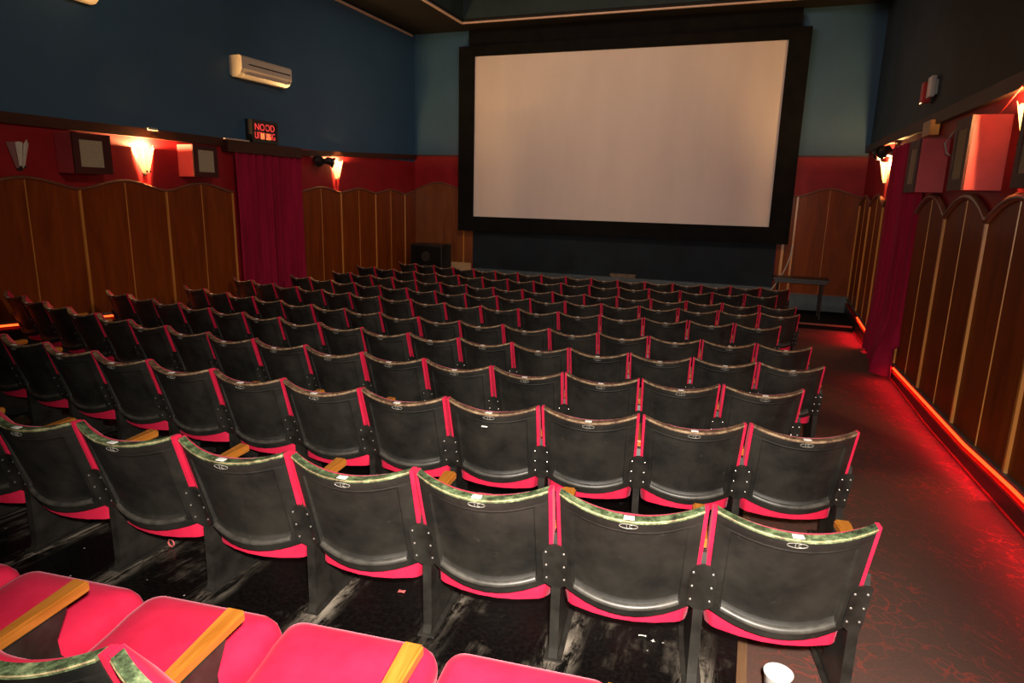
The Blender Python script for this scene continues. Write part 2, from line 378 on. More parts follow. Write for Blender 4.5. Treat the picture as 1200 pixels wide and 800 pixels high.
RZb = [(-6, .62), (2, .50), (5.0, .385), (6.1, .31), (9.4, .22), (10.5, .23), (14.4, .38)]
lz = lambda a: interp(LZ, a); rz = lambda a: interp(RZb, a)
wainscot('trim_10', Lf, YB, 8.36, 8.36, 1.27, lambda a: 2.165, .115, lz)
wainscot('trim_11', Lf, 9.98, YW, 9.98, 1.27, lambda a: 2.20, .085, lz)
wainscot('trim_12', Rf, YB, 9.35, 9.35, 1.36, lambda a: 2.08 + .01 * (a - 6.6), .215, rz, .40, .034, 'cap', .05, .016)
wainscot('trim_13', Rf, 11.2, YW, 11.75, 1.30, lambda a: 2.19, .17, rz, .42, .03, 'cap', .05, .016)
wainscot('trim_14', Ff, XL + .03, -6.285, XL - .03, 1.34, lambda a: 2.32, .165, lambda a: .62, .8, .018, 'cap', .03, 0, 'gloss')
wainscot('trim_15', Ff, .42, XR - .03, XR - .02, 1.13, lambda a: 2.34, .15, lambda a: .42, .8, .018, 'cap', .05, .01)
mb = MB().box(.49, .55, YW - .055, YW - .03, .42, 2.2, .008); struct(mb, 'trim_16', M['gold'])
# skirtings of the front wings
struct(MB().box(XL, -6.33, YW - .06, YW, .1, .63, .008), 'baseboard_front', M['skirt'])
struct(MB().box(.45, XR, YW - .045, YW, .0, .42, .006), 'baseboard_front.001', M['greyskirt'])
struct(MB().box(.45, XR, YW - .055, YW, .415, .435, .004), 'trim_17', M['cap'])

# plinths along both side walls (grey ledge, dark kick board, lip and floor trim with red glow in their colour)
def strip(name, fn, a0, a1, n0, n1, zlo, zhi, mat, parent=None, N=60):
    mb = MB()
    def P(n, zf): return lambda u, v: fn(a0 + (a1 - a0) * u, n, zf(a0 + (a1 - a0) * u, v))
    f = lambda a, v: zlo(a) * (1 - v) + zhi(a) * v
    mb.sheet(P(n1, f), P(n0, f), N, 1); return struct(mb, name, mat, None, parent)
def plinth(idx, fn, zb, X, a0, a1, parts):
    fl = lambda a: floor_z(X, a)
    strip('baseboard_%s' % idx, fn, a0, a1, 0, .06, lambda a: zb(a) - .015, lambda a: zb(a) + .012, M['ledgegrey'])
    for i, (b0, b1) in enumerate(parts):
        sfx = '' if i == 0 else '.%03d' % i
        strip('baseboard_%s_shelf%s' % (idx, sfx), fn, b0, b1, 0, .068, lambda a: fl(a) - .02, lambda a: zb(a) - .075, M['kick'])
        strip('trim_%s_lip%s' % (idx, sfx), fn, b0, b1, .02, .074, lambda a: zb(a) - .092, lambda a: zb(a) - .072, M['redglow'])
        strip('trim_%s_floor%s' % (idx, sfx), fn, b0, b1, .06, .085, lambda a: fl(a) - .02, lambda a: fl(a) + .02, M['redglow'])
plinth('left', Lf, lz, XL + .05, YB, YW, [(YB, YW)])
plinth('right', Rf, rz, XR - .05, YB, YW, [(YB, YW)])
def led(fn, zb, a0, a1, label, mt='led'):
    mb = MB(); N = 50
    A = [a0 + (a1 - a0) * i / N for i in range(N + 1)]
    mb.tube([fn(a, .060, zb(a) - .033) for a in A], .012, 8)
    o = mb.build('led_rope_light', M[mt], None, 60); tag(o, label, 'light strip', 'red rope lights along the wall ledges'); return o
led(Lf, lz, 2.5, 8.3, 'glowing red orange rope light under the ledge of the curtained wall behind the seats', 'led2')
led(Rf, rz, 1.5, 9.2, 'glowing red rope light under the ledge beside the carpeted aisle before the curtain')
led(Rf, rz, 10.9, 12.65, 'short glowing red rope light beyond the aisle curtain, near the stage step')

# low stage platform in the far corner
struct(MB().box(.72, XR - .02, 12.72, YW - .04, -.05, .10, .008), 'trim_18', M['mask'])
struct(MB().box(.72, XR - .1, 12.70, 12.73, .075, .106, .004), 'trim_19', M['cap'])

# ------------------------------------------------------------------ cinema seat
HW = .232
def hw(t): return HW - .006 * t
def back_pt(u, t, dy=0, dw=0):
    y = .13 * t - .06 * (1 - u * u) + dy
    zt = SEAT_H - .036 * (1 - u * u); zb = .312 - .045 * (1 - u * u)
    return ((hw(t) + dw) * u, y, zt + (zb - zt) * t)
def sstep(a, b, x):
    t = min(1, max(0, (x - a) / (b - a))); return t * t * (3 - 2 * t)
def recess(u, t):
    fu = 1 - sstep(.78, .83, abs(u)); ft = sstep(.115, .14, t) * (1 - min(1, max(0, (t - .845) / .07)))
    groove = .0012 if abs(t - .105) < .006 else 0
    return (.006 + .018 * t) * fu * ft + groove
US = [-1, -.95, -.90, -.835, -.82, -.79, -.775, -.6, -.4, -.2, 0, .2, .4, .6, .775, .79, .82, .835, .90, .95, 1]
TS = [0, .04, .095, .105, .115, .128, .14, .25, .4, .55, .7, .80, .84, .848, .88, .912, .92, .96, 1]
def grid_idx(L, x): i = round(x * (len(L) - 1)); return L[i]
def make_seat_meshes():
    D = {}
    mb = MB(); nu, nt = len(US) - 1, len(TS) - 1
    mb.sheet(lambda a, b: back_pt(grid_idx(US, a), grid_idx(TS, b), recess(grid_idx(US, a), grid_idx(TS, b))),
             lambda a, b: back_pt(grid_idx(US, a), grid_idx(TS, b), .031), nu, nt)
    D['back_panel'] = mb.mesh('back_panel', M['black'], 26)
    mb = MB()
    def pad(a, b):
        u = 2 * a - 1; t = -.006 + .95 * b; e = (1 - u ** 8) * (1 - (2 * b - 1) ** 8)
        return back_pt(u, t, .044 + .018 * min(1, b * 5) + .024 * e, .013)
    mb.sheet(lambda a, b: back_pt(2 * a - 1, -.006 + .95 * b, .0315, .013), pad, 20, 14)
    for sg in (-1, 1):
        a_ = lambda d, dy: (lambda q, t: (lambda p: (sg * (hw(t * .70) + d), p[1] + dy + q * .034, p[2] + (.004 if t == 0 else 0)))(back_pt(sg, t * .70)))
        mb.sheet(a_(.0008, .003), a_(.0135, .005), 3, 8)
    D['upholstery'] = mb.mesh('upholstery', M['pink'], 50)
    mb = MB(); mb.tube([back_pt(u, .905, recess(u, .905) + .001) for u in [-.79 + 1.58 * i / 24 for i in range(25)]], .013, 8)
    D['bead_moulding'] = mb.mesh('bead_moulding', M['bead'], 60)
    for key, mt in (('top_rail', 'brownedge'), ('top_rail_green', 'green')):
        mb = MB(); P = lambda y0, z0: (lambda a, b: (lambda p: (p[0], p[1] + y0(b), p[2] + z0(b)))(back_pt(2 * a - 1, 0)))
        mb.sheet(P(lambda b: -.003 + .034 * b, lambda b: .004), P(lambda b: -.003 + .034 * b, lambda b: -.009), 20, 1)
        mb.slot = 1; mb.tube([(lambda p: (p[0], p[1] - .002, p[2] - .002))(back_pt(-1 + 2 * i / 20, 0)) for i in range(21)], .0030 if key == 'top_rail_green' else .0018, 6)
        D[key] = mb.mesh('top_rail', [M[mt], M['cream']], 40)
    # cushion
    mb = MB(); cy, hx, hy, r = .392, .228, .232, .045; ring = []
    def rr():
        pts = []
        for cx_, cy_, a0 in ((1, 1, 0), (-1, 1, 90), (-1, -1, 180), (1, -1, 270)):
            for k in range(6):
                a = math.radians(a0 + 18 * k); pts.append((cx_ * (hx - r) + r * math.cos(a), cy_ * (hy - r) + r * math.sin(a)))
        out = []
        for i, p in enumerate(pts):
            q = pts[(i + 1) % len(pts)]; d = math.hypot(q[0] - p[0], q[1] - p[1]); m_ = 5 if d > .1 else 1
            for j in range(m_): out.append((p[0] + (q[0] - p[0]) * j / m_, p[1] + (q[1] - p[1]) * j / m_))
        return out
    R0 = rr(); n = len(R0); lay = [(.02, .218), (0, .228), (0, .335), (.006, .362), (.020, .386), (.05, .401), (.11, .410), (.18, .414)]
    vs = []
    for ins, z in lay:
        for x, y in R0:
            sx, sy = 1 - ins / hx, 1 - ins / hy; X, Y = x * sx * (1 + .065 * sstep(0, .10, y)), y * sy
            if Y < 0: Y -= .052 * (1 - (X / hx) ** 2) * (-Y / hy)
            zz = z + (-.004 * (1 - Y / hy) if z > .3 else .026 * (1 + Y / hy))
            vs.append((X, cy + Y, zz))
    fs = [[i * n + k, i * n + (k + 1) % n, (i + 1) * n + (k + 1) % n, (i + 1) * n + k] for i in range(len(lay) - 1) for k in range(n)]
    fs += [list(range(n))[::-1], [(len(lay) - 1) * n + k for k in range(n)]]
    mb.add(vs, fs); D['cushion'] = mb.mesh('cushion', M['pink'], 70)
    # standard (side frame between two seats)
    poly = [(.105, -.02), (.44, -.02), (.44, .012), (.40, .022), (.335, .05), (.335, .30), (.315, .36), (.285, .41), (.282, .46), (.300, .49), (.325, .532), (.10, .532), (.085, .48), (.105, .40), (.125, .33), (.125, .04)]
    mb = MB().prism(poly, lambda a, b, d: (d, a, b), -.017, .017); mb.box(-.035, .035, .10, .45, -.02, .008, .003)
    D['standard'] = mb.mesh('standard', M['ironblack'])
    # armrest
    mb = MB(); bm = bmesh.new(); bmesh.ops.create_cube(bm, size=1)
    for v in bm.verts:
        f = v.co.y > 0
        v.co = Vector((v.co.x * (.054 if f else .034), (.257 + v.co.y * .275), .552 + v.co.z * .034 + (.004 if f else 0)))
    bmesh.ops.bevel(bm, geom=bm.edges[:], offset=.006, segments=2, affect='EDGES'); mb.bm(bm)
    D['armrest'] = mb.mesh('armrest', M['arm'], 30)
    # bracket: rounded plate bent around the joint, bolted to both backs
    def by(x, z): return .13 * (SEAT_H - z) / .423 - .010 - .42 * max(0, abs(x) - .016)
    def zt(x): return .468 + .038 * math.sqrt(max(0, 1 - (x / .0445) ** 2))
    def zb_(x): return .33 - .03 * (1 - max(0, abs(x) - .018) / .026)
    for key, cols, bx in (('bracket', [-.044, -.030, -.016, 0, .016, .030, .044], (-.032, .032)), ('bracket_end', [-.044, -.030, -.016, -.006, .006, .014, .019], (-.032, .008))):
        mb = MB()
        g = lambda dy: (lambda a, b: (lambda x: (x, by(x, zb_(x) + (zt(x) - zb_(x)) * b) + dy, zb_(x) + (zt(x) - zb_(x)) * b))(grid_idx(cols, a)))
        mb.sheet(g(0), g(.010), 6, 5)
        mb.slot = 1
        for x in bx:
            for z in (.35, .412, .474):
                mb.lathe([(.004, 0), (.004, .003), (.0001, .005)], (x, by(x, z) + .001, z), 8, Matrix.Rotation(math.radians(90), 3, 'X'))
        D[key] = mb.mesh('bracket', [M['ironblack'], M['bolt']], 40)
    # number plate: tag on the top edge, oval ring with I C below it
    mb = MB(); p = back_pt(0, 0); mb.box(-.017, .017, p[1] - .001, p[1] + .022, p[2] + .002, p[2] + .007, .001); mb.slot = 1
    def on(x, dz): q = back_pt(x / HW, .052 - dz / .423); return (q[0], q[1] - .002, q[2])
    ov = [on((.024 + (.006 if abs(math.cos(a)) > .5 else 0)) * math.cos(a), .009 * math.sin(a)) for a in [2 * pi * k / 20 for k in range(20)]]
    mb.tube(ov,   .0010, 5, True); mb.tube([on(-.006, -.006), on(-.006, .006)],   .0010, 5)
    mb.tube([on(.008 + .005 * math.cos(a), .006 * math.sin(a)) for a in [math.radians(50 + 26 * k) for k in range(11)]],   .0010, 5)
    D['number_plate'] = mb.mesh('number_plate', [M['paper'], M['plate']], 40)
    return D
SM = make_seat_meshes()
ORD = ['end', 'second', 'third', 'fourth', 'fifth', 'sixth', 'seventh', 'eighth', 'ninth', 'tenth', 'eleventh', 'twelfth', 'thirteenth', 'fourteenth', 'fifteenth', 'sixteenth']
RN = ['nearest', 'second', 'third', 'fourth', 'fifth', 'sixth', 'seventh', 'eighth', 'ninth', 'tenth', 'last']
def part(name, me, root, x=0, label=None):
    o = bpy.data.objects.new(name, me); COL.objects.link(o); o.parent = root; o.location = (x, 0, 0)
    if label: o['label'] = label
    return o
for r, (X0, Y0, Zt, n, rot_, cur_) in enumerate(ROWS):
    for k in range(n):
        X = X0 - .5 * k - .25; Y = Y0 + rot_ * X + cur_ * (X + 1.5) ** 2
        if r == 0: lab = 'pink velvet seat with wooden armrest, %s, nearest row by the camera' % ('aisle end' if k == 0 else ORD[k] + ' from the carpeted aisle')
        elif r == 1: lab = 'black seat back with worn green top edge, %s' % ('at the carpeted aisle end' if k == 0 else ORD[k] + ' from the carpeted aisle')
        else:
            where = 'the seat at the carpeted aisle end' if k == 0 else '%s seat from the carpeted aisle' % ORD[k]
            rowt = 'row nearest the screen' if r == 10 else '%s row from the camera' % RN[r]
            lab = 'black backed pink cinema seat, %s, %s' % (where.replace('the seat at the', 'at the'), rowt)
        root = thing('cinema_chair', lab, 'seat', (X, Y, Zt - SEAT_H + random.uniform(-.004, .004)), math.atan(rot_ + 2 * cur_ * (X + 1.5)) + random.uniform(-.012, .012),
                     '%s row of cinema seats' % RN[r])
        root.rotation_euler[0] = random.uniform(-.012, .012) if 0 < r else .03
        part('back_panel', SM['back_panel'], root); part('upholstery', SM['upholstery'], root)
        part('top_rail', SM['top_rail_green' if r <= 1 else 'top_rail'], root, 0, 'worn green top edge' if r <= 1 else 'worn brown top edge')
        part('bead_moulding', SM['bead_moulding'], root, 0, 'glossy curved bead along the bottom'); part('cushion', SM['cushion'], root, 0, 'pink velvet cushion')
        for x in ((-.25, .25) if k == 0 else (-.25,)):
            part('standard', SM['standard'], root, x); part('armrest', SM['armrest'], root, x, 'orange wooden armrest'); part('bracket', SM['bracket_end' if x > 0 else 'bracket'], root, x)
        part('number_plate', SM['number_plate'], root, 0, 'pale oval number plate')

# ------------------------------------------------------------------ screen
t = thing('cinema_screen', 'large blank white cinema screen in a black masking frame on the front wall', 'screen', (-3.02, YW, 0))
def ring(mb, o, i, y0, y1):
    x0, x1, z0, z1 = o; a0, a1, b0, b1 = i
    for b in ((x0, a0, z0, z1), (a1, x1, z0, z1), (a0, a1, z0, b0), (a0, a1, b1, z1)): mb.box(b[0], b[1], y0, y1, b[2], b[3])
mb = MB(); ring(mb, (-6.60 + 3.02, .61 + 3.02, 1.40, 5.42), (-6.23 + 3.02, .215 + 3.02, 1.73, 5.21), -.20, -.10); mb.build('masking_frame', M['mask'], t)
MB().box(-6.27 + 3.02, .25 + 3.02, -.15, -.13, 1.70, 5.24).build('screen_surface', M['screen'], t)
MB().box(-6.40 + 3.02, .42 + 3.02, -.12, -.01, 5.30, ZC).build('header_cloth', M['mask'], t)
MB().box(-6.2 + 3.02, .2 + 3.02, -.10, -.01, 1.6, 5.3).build('backing_frame', M['mask'], t)

# ------------------------------------------------------------------ wall sconces
def sconce(fn, a, zb, lit, label, sc=1.0):
    n0 = fn(a, 0, zb)
    t = thing('wall_sconce', label, 'wall lamp', n0, 0, 'fan shaped wall sconces')
    sgn = 1 if fn is Lf else -1
    L = lambda s, n, z: (sgn * n * sc, s * sc, z * sc)
    angs = [-98, -42, 0, 42, 98]; Rt, Rb, H = .118, .040, .30
    def P(ang, z): R = Rb + (Rt - Rb) * z / H; q = math.radians(ang); return (R * math.sin(q), max(.004, .018 + R * .85 * math.cos(q)), z)
    for i in range(4):
        g = 2.0; a0, a1 = angs[i] + g, angs[i + 1] - g
        pts = [P(a0, 0), P(a1, 0), P(a1, H * .92), P(a0, H * .92)]
        if i in (1, 2):
            top = .92 if i == 1 else .86; m_ = P((a0 + a1) / 2, H * (1.04 if i == 2 else .95))
            pts = [P(a0, 0), P(a1, 0), P(a1, H * top), m_, P(a0, H * top)]
        c = (a0 + a1) / 2; off = (math.sin(math.radians(c)) * .004, math.cos(math.radians(c)) * .004)
        mb = MB(); n = len(pts)
        vs = [L(*p) for p in pts] + [L(p[0] + off[0], p[1] + off[1], p[2]) for p in pts]
        mb.add(vs, [list(range(n)), list(range(n, 2 * n))[::-1]] + [[j, (j + 1) % n, n + (j + 1) % n, n + j] for j in range(n)])
        mb.build('glass_plate', M['glass_on'] if lit else (M['glass_off'] if i in (1, 2) else M['glass_pink']), t)
    for s in (-.022, .026):
        mb = MB(); c = L(s, .066, .012); mb.lathe([(.0001, -.014), (.010, -.01), (.014, 0), (.010, .01), (.0001, .014)], c, 10); mb.build('knob', M['dark'], t, 60)
    mb = MB(); mb.box(*sorted((0, sgn * .012)), -.03, .03, -.03, .14, .003); mb.box(*sorted((0, sgn * .05)), -.008, .008, .02, .05, .002); mb.build('back_plate', M['ironblack'], t)
    if lit:
        mb = MB(); c = L(0, .062, .15); mb.lathe([(.0001, -.035), (.014, -.02), (.018, 0), (.012, .02), (.0001, .03)], c, 10); mb.build('bulb', M['bulb'], t, 60)
        ld = bpy.data.lights.new('sconce_light', 'POINT'); ld.energy = lit * 6.0; ld.color = (1, .56, .20); ld.shadow_soft_size = .018
        lo = bpy.data.objects.new('sconce_light', ld); COL.objects.link(lo); lo.location = Vector(fn(a, .040 * sc, zb + .262 * sc))
    return t
sconce(Lf, 5.17, 2.38, 0, 'unlit fan shaped wall sconce of pale glass plates')
sconce(Lf, 6.80, 2.40, 60, 'lit fan sconce between the two box speakers on the wall with the air conditioner', 1.15)
sconce(Lf, 11.15, 2.46, 30, 'lit fan sconce beside the black twin spotlights, beyond the doorway curtain', 1.15)
sconce(Rf, 12.0, 2.56, 30, 'lit fan sconce under the twin spotlights above the aisle curtain', 1.1)
sconce(Rf, 6.08, 2.66, 55, 'lit fan sconce beside the large coral speaker, cut by the picture edge', 1.05)

# ------------------------------------------------------------------ box speakers on the walls
def wall_speaker(x0, x1, y0, y1, z0, z1, side, label, gr):
    c = (x0 if side == 'L' else x1, (y0 + y1) / 2, z0)
    t = thing('wall_speaker', label, 'speaker', c, 0, 'box speakers on the red wall band')
    a = Vector(c); B = lambda mb, X0, X1, Y0, Y1, Z0, Z1, b=0: mb.box(X0 - a.x, X1 - a.x, Y0 - a.y, Y1 - a.y, Z0 - a.z, Z1 - a.z, b)
    if side == 'L': fx, g0, g1, p0, p1 = x1, x1 - .02, x1 + .004, x1 - .008, x1 + .012
    else: fx, g0, g1, p0, p1 = x0, x0 - .004, x0 + .02, x0 - .012, x0 + .008
    mb = MB(); B(mb, x0, x1 - (.006 if side == 'L' else 0), y0, y1, z0, z1, .006) if side == 'L' else B(mb, x0 + .006, x1, y0, y1, z0, z1, .006)
    mb.build('cabinet', M['coral'], t)
    gy0, gy1 = y0 + (y1 - y0) * gr[0], y0 + (y1 - y0) * gr[1]; gz0, gz1 = z0 + (z1 - z0) * gr[2], z0 + (z1 - z0) * gr[3]
    mb = MB()
    for q in ((y0, gy0, z0, z1), (gy1, y1, z0, z1), (gy0, gy1, z0, gz0), (gy0, gy1, gz1, z1)): B(mb, p0, p1, *q)
    mb.build('front_frame', M['spkfront'], t)
    mb = MB(); B(mb, g0, g1, gy0, gy1, gz0, gz1); mb.build('grille', M['grille'], t)
    return t
G = (.2, .82, .16, .85)
wall_speaker(XL, XL + .28, 5.61, 6.10, 2.345, 2.81, 'L', 'dark maroon box speaker with beige grille, between the unlit and lit sconces', (.17, .78, .17, .84))
wall_speaker(XL, XL + .28, 7.37, 7.82, 2.37, 2.81, 'L', 'box speaker with coral side and beige grille, beside the doorway curtain', (.2, .85, .16, .85))
wall_speaker(XR - .275, XR, 6.556, 7.02, 2.342, 2.945, 'R', 'large bright coral speaker box next to the sconce on the aisle wall', G)
wall_speaker(XR - .275, XR, 8.43, 8.95, 2.354, 2.92, 'R', 'duller coral speaker box behind the bright one, next to the aisle curtain', G)
wall_speaker(XR - .275, XR, 4.93, 5.385, 2.335, 2.90, 'R', 'maroon fronted speaker cut by the picture edge, before the sconce on the aisle wall', G)

# ------------------------------------------------------------------ air conditioners
def ac(y0, y1, z0, z1, label):
    t = thing('air_conditioner', label, 'air conditioner', (XL, (y0 + y1) / 2, z0)); h = z1 - z0; L_ = (y1 - y0) / 2; d = .235
    prof = [(0, .03), (.05, .0), (.14, .005), (.20, .05), (d, .12), (d, h - .03), (d - .03, h), (0, h)]
    MB().prism(prof, lambda a, b, e: (a, e, b), -L_ + .012, L_ - .012).build('body', M['ac'], t, 25)
    big = [(a * 1.03, b if b > 0 else -.003) for a, b in prof]
    for s in (-1, 1): MB().prism(big, lambda a, b, e: (a, e, b), *sorted((s * L_, s * (L_ - .014)))).build('end_cap', M['ac'], t, 25)
    MB().box(d - .004, d + .003, -L_ + .16, L_ - .03, h * .60, h * .66).build('intake_slot', M['dark'], t)
    mb = MB().add([(.150, -L_ + .08, .006), (.150, L_ - .08, .006), (.206, L_ - .08, .050), (.206, -L_ + .08, .050), (.158, -L_ + .08, -.004), (.158, L_ - .08, -.004), (.214, L_ - .08, .042), (.214, -L_ + .08, .042)],
                  [[0, 1, 2, 3], [7, 6, 5, 4], [0, 4, 5, 1], [1, 5, 6, 2], [2, 6, 7, 3], [3, 7, 4, 0]]); mb.build('louvre_flap', M['ac'], t)
    MB().box(d, d + .004, L_ - .10, L_ - .05, h * .25, h * .29).build('display_panel', M['dark'], t)
    return t
ac(8.49, 9.65, 3.90, 4.21, 'cream wall air conditioner above the red sign and doorway curtain')
ac(5.10, 6.22, 4.33, 4.64, 'cream air conditioner high on the wall, cut by the top edge')

# ------------------------------------------------------------------ lit sign over the doorway
def text_mesh(txt, size, depth=.002):
    cu = bpy.data.curves.new('t', 'FONT'); cu.body = txt; cu.size = size; cu.extrude = depth; cu.align_x = 'CENTER'; cu.align_y = 'CENTER'
    o = bpy.data.objects.new('t', cu); COL.objects.link(o)
    bpy.context.view_layer.update()
    me = bpy.data.meshes.new_from_object(o.evaluated_get(bpy.context.evaluated_depsgraph_get()))
    bpy.data.objects.remove(o); return me
sy0, sy1, sz0, sz1, sd = 8.75, 9.36, 2.955, 3.31, .14
t = thing('exit_sign', 'red lit NOODUITGANG emergency exit sign in a black box above the doorway curtain', 'sign', (XL, (sy0 + sy1) / 2, sz0)); hl = (sy1 - sy0) / 2; H = sz1 - sz0
mb = MB(); ring_ = ((-hl, -hl + .06), (hl - .06, hl))
mb.box(0, sd - .02, -hl, hl, 0, H); mb.box(sd - .02, sd, -hl, -hl + .05, 0, H); mb.box(sd - .02, sd, hl - .05, hl, 0, H); mb.box(sd - .02, sd, -hl + .05, hl - .05, 0, .05); mb.box(sd - .02, sd, -hl + .05, hl - .05, H - .05, H)
mb.box(sd - .019, sd - .004, -.012, .012, .05, H - .05); mb.box(sd - .019, sd - .004, -hl + .05, hl - .05, H / 2 - .01, H / 2 + .01)
mb.build('box', M['dark'], t)
for txt, z, sx in (('NOOD', H * .68, 1.0), ('UITGANG', H * .31, .72)):
    me = text_mesh(txt, .15); me.materials.append(M['sign_on'])
    me.transform(Matrix.Translation((sd - .012, 0, z)) @ Matrix(((0, 0, 1, 0), (sx, 0, 0, 0), (0, 1, 0, 0), (0, 0, 0, 1))))
    o = bpy.data.objects.new('lettering', me); COL.objects.link(o); o.parent = t
MB().box(sd - .0195, sd - .0155, -.09, .13, .062, H / 2 - .02).build('lamp_window', M['sign_hot'], t)

# pelmet board over the doorway curtain
mb = MB().box(XL, XL + .14, 8.2, 9.95, 2.77, 2.95, .006); struct(mb, 'trim_20', M['rail'])
tag(MB().box(XL + .06, XL + .10, 8.2, 8.72, 2.95, 2.975, .004).build('curtain_track', M['cornice']), 'pale strip lying on the pelmet board beside the red sign', 'strip')

# ------------------------------------------------------------------ curtains
def curtain(name, label, path, ztop, zbot, flare=None, nu=90, nv=24):
    """path(u, h) -> (x, y), h = 0 at the top and 1 at the hem"""
    mb = MB()
    def f(d):
        def g(u, v):
            x, y = path(u, v); z = ztop(u) + (zbot(u) - ztop(u)) * v
            x2, y2 = path(min(1, u + .004), v); x1, y1 = path(max(0, u - .004), v)
            tx, ty = x2 - x1, y2 - y1; l = math.hypot(tx, ty) or 1
            return (x - ty / l * d, y + tx / l * d, z)
        return g
    mb.sheet(f(.004), f(-.004), nu, nv); o = mb.build(name, M['curtain'], None, 60); return tag(o, label, 'curtain', 'red velvet curtains')
def lc(y0, y1, nf, ph, amp):
    def p(u, h):
        y = y0 + (y1 - y0) * u; a = amp * (.55 + .45 * h)
        return XL + .085 + a * math.sin(2 * pi * nf * u + ph) + .35 * a * math.sin(2 * pi * nf * 2.3 * u + 1.3 * ph + .8 * h), y + .012 * math.sin(9 * u + 3 * h)
    return p
curtain('doorway_curtain', 'crimson velvet curtain, brighter half of the pair under the red sign', lc(8.38, 9.22, 4.5, .4, .045), lambda u: 2.80, lambda u: .12)
curtain('doorway_curtain', 'darker crimson curtain half of the pair, nearer the screen', lc(9.20, 9.97, 5, 1.9, .045), lambda u: 2.80, lambda u: .12)
def rc(u, h):
    y = 9.25 + 2.0 * u
    fl = sstep(.70, 1.0, h) * .24 * (1 - .35 * u)
    x = XR - .035 - .04 * sstep(0, .05, u) - fl * sstep(0, .07, u) * (.25 + .75 * math.exp(-3 * u)) + (.026 + .012 * h) * sstep(0, .06, u) * math.sin(2 * pi * 6.5 * u + .6) + .014 * math.sin(2 * pi * 15 * u + 2 * h)
    y -= .16 * sstep(.75, 1.0, h) * (1 - u)
    return min(x, XR - .012 if h < .84 else XR - .10), y
curtain('aisle_curtain', 'long crimson velvet curtain drawn on the aisle wall, hem spread on the carpet', rc, lambda u: 2.62 + .40 * sstep(0, .45, u), lambda u: .075 + .03 * math.sin(11 * u), nu=120, nv=30)

# ------------------------------------------------------------------ twin spotlights
def twin(fn, a, z, n, label, d):
    p = fn(a, 0, z); t = thing('twin_spotlight', label, 'spotlight', p, 0, 'black twin emergency spotlights'); s = 1 if fn is Lf else -1
    mb = MB().box(*sorted((0, s * n * .8)), -.07, .07, -.05, .05, .006); mb.tube([(s * n * .7, -.22, 0), (s * n * .7, .22, 0)], .012, 8); mb.build('bracket', M['dark'], t)
    for sg in (-1, 1):
        dirv = Vector((s * .75, sg * d, -.30)).normalized(); q = dirv.to_track_quat('Z', 'Y').to_matrix()
        mb = MB(); c = (s * n * .9, sg * .19, .01)
        mb.lathe([(.03, -.09), (.065, -.06), (.072, .03), (.098, .05), (.098, .085), (.085, .085), (.080, .06), (.0001, .05)], c, 18, q); hd = mb.build('lamp_head', M['dark'], t, 40)
        mb = MB().lathe([(.079, .062), (.04, .075), (.0001, .079)], c, 16, q); mb.build('lens', M['grille'] if False else M['dark'], hd, 50)
    return t
twin(Lf, 10.62, 2.76, .13, 'black twin spotlights on the wall beside the doorway curtain and sconce', .45)
twin(Rf, 11.75, 3.00, .16, 'black twin spotlights above the lit sconce at the aisle curtain', .5)

# ------------------------------------------------------------------ small wall things
_ = 0
t = thing('alarm_beacon', 'white and red alarm box on the dark blue aisle wall', 'alarm', (XR, 9.55, 3.48))
MB().box(-.03, 0, -.12, .20, .03, .20, .006).build('back_box', M['white'], t); MB().box(-.085, -.03, -.15, .05, .0, .24, .012).build('white_cover', M['white'], t)
MB().box(-.12, -.03, .06, .20, -.04, .20, .01).build('red_lens', M['redplastic'], t)
tag(MB().box(XR - .12, XR - .02, 8.93, 9.30, 3.0, 3.17, .006).build('wooden_block', M['gold']), 'small orange wooden block on the rail above the duller coral speaker', 'block')
pts = [(XR - .08, 6.22, 3.10), (XR - .09, 6.35, 3.04), (XR - .06, 6.75, 2.96), (XR - .05, 6.85, 2.945)]
tag(MB().tube(pts, .006, 6).build('speaker_cable', M['redplastic']), 'thin red cable running from the rail to the bright coral speaker', 'cable')
pts = [(XR - .004, 8.12, 3.0), (XR - .07, 8.14, 2.93), (XR - .12, 8.12, 2.84), (XR - .10, 8.08, 2.74), (XR - .004, 8.04, 2.68)]
tag(MB().tube(pts, .010, 6).build('cable_loop', M['cable_w']), 'pale cable loop hanging between the two coral speakers', 'cable')
pts = [(.40 + .30 * (1 - (i / 12)) ** .6 * .9, YW - .24, 1.36 - 1.0 * i / 12) for i in range(13)]
pts = [(.69 - .02 * i / 12 - .36 * (i / 12) ** 2, YW - .24 - .02 * i / 12, 1.40 - 1.02 * i / 12) for i in range(13)]
tag(MB().tube(pts, .012, 6).build('hanging_cable', M['cable_w']), 'pale cable hanging from the screen frame down the blue wall', 'cable')
tag(MB().box(-2.93, -2.36, YW - .21, YW - .08, .53, .61, .012).build('wooden_block', M['block']), 'worn brown block lying on the ledge under the screen', 'block')
tag(MB().box(XL + .0, XL + .07, 6.86, 7.02, 2.955, 2.99, .006).build('rail_clip', M['plate']), 'small pale clip on the rail above the sconce between the speakers', 'clip')

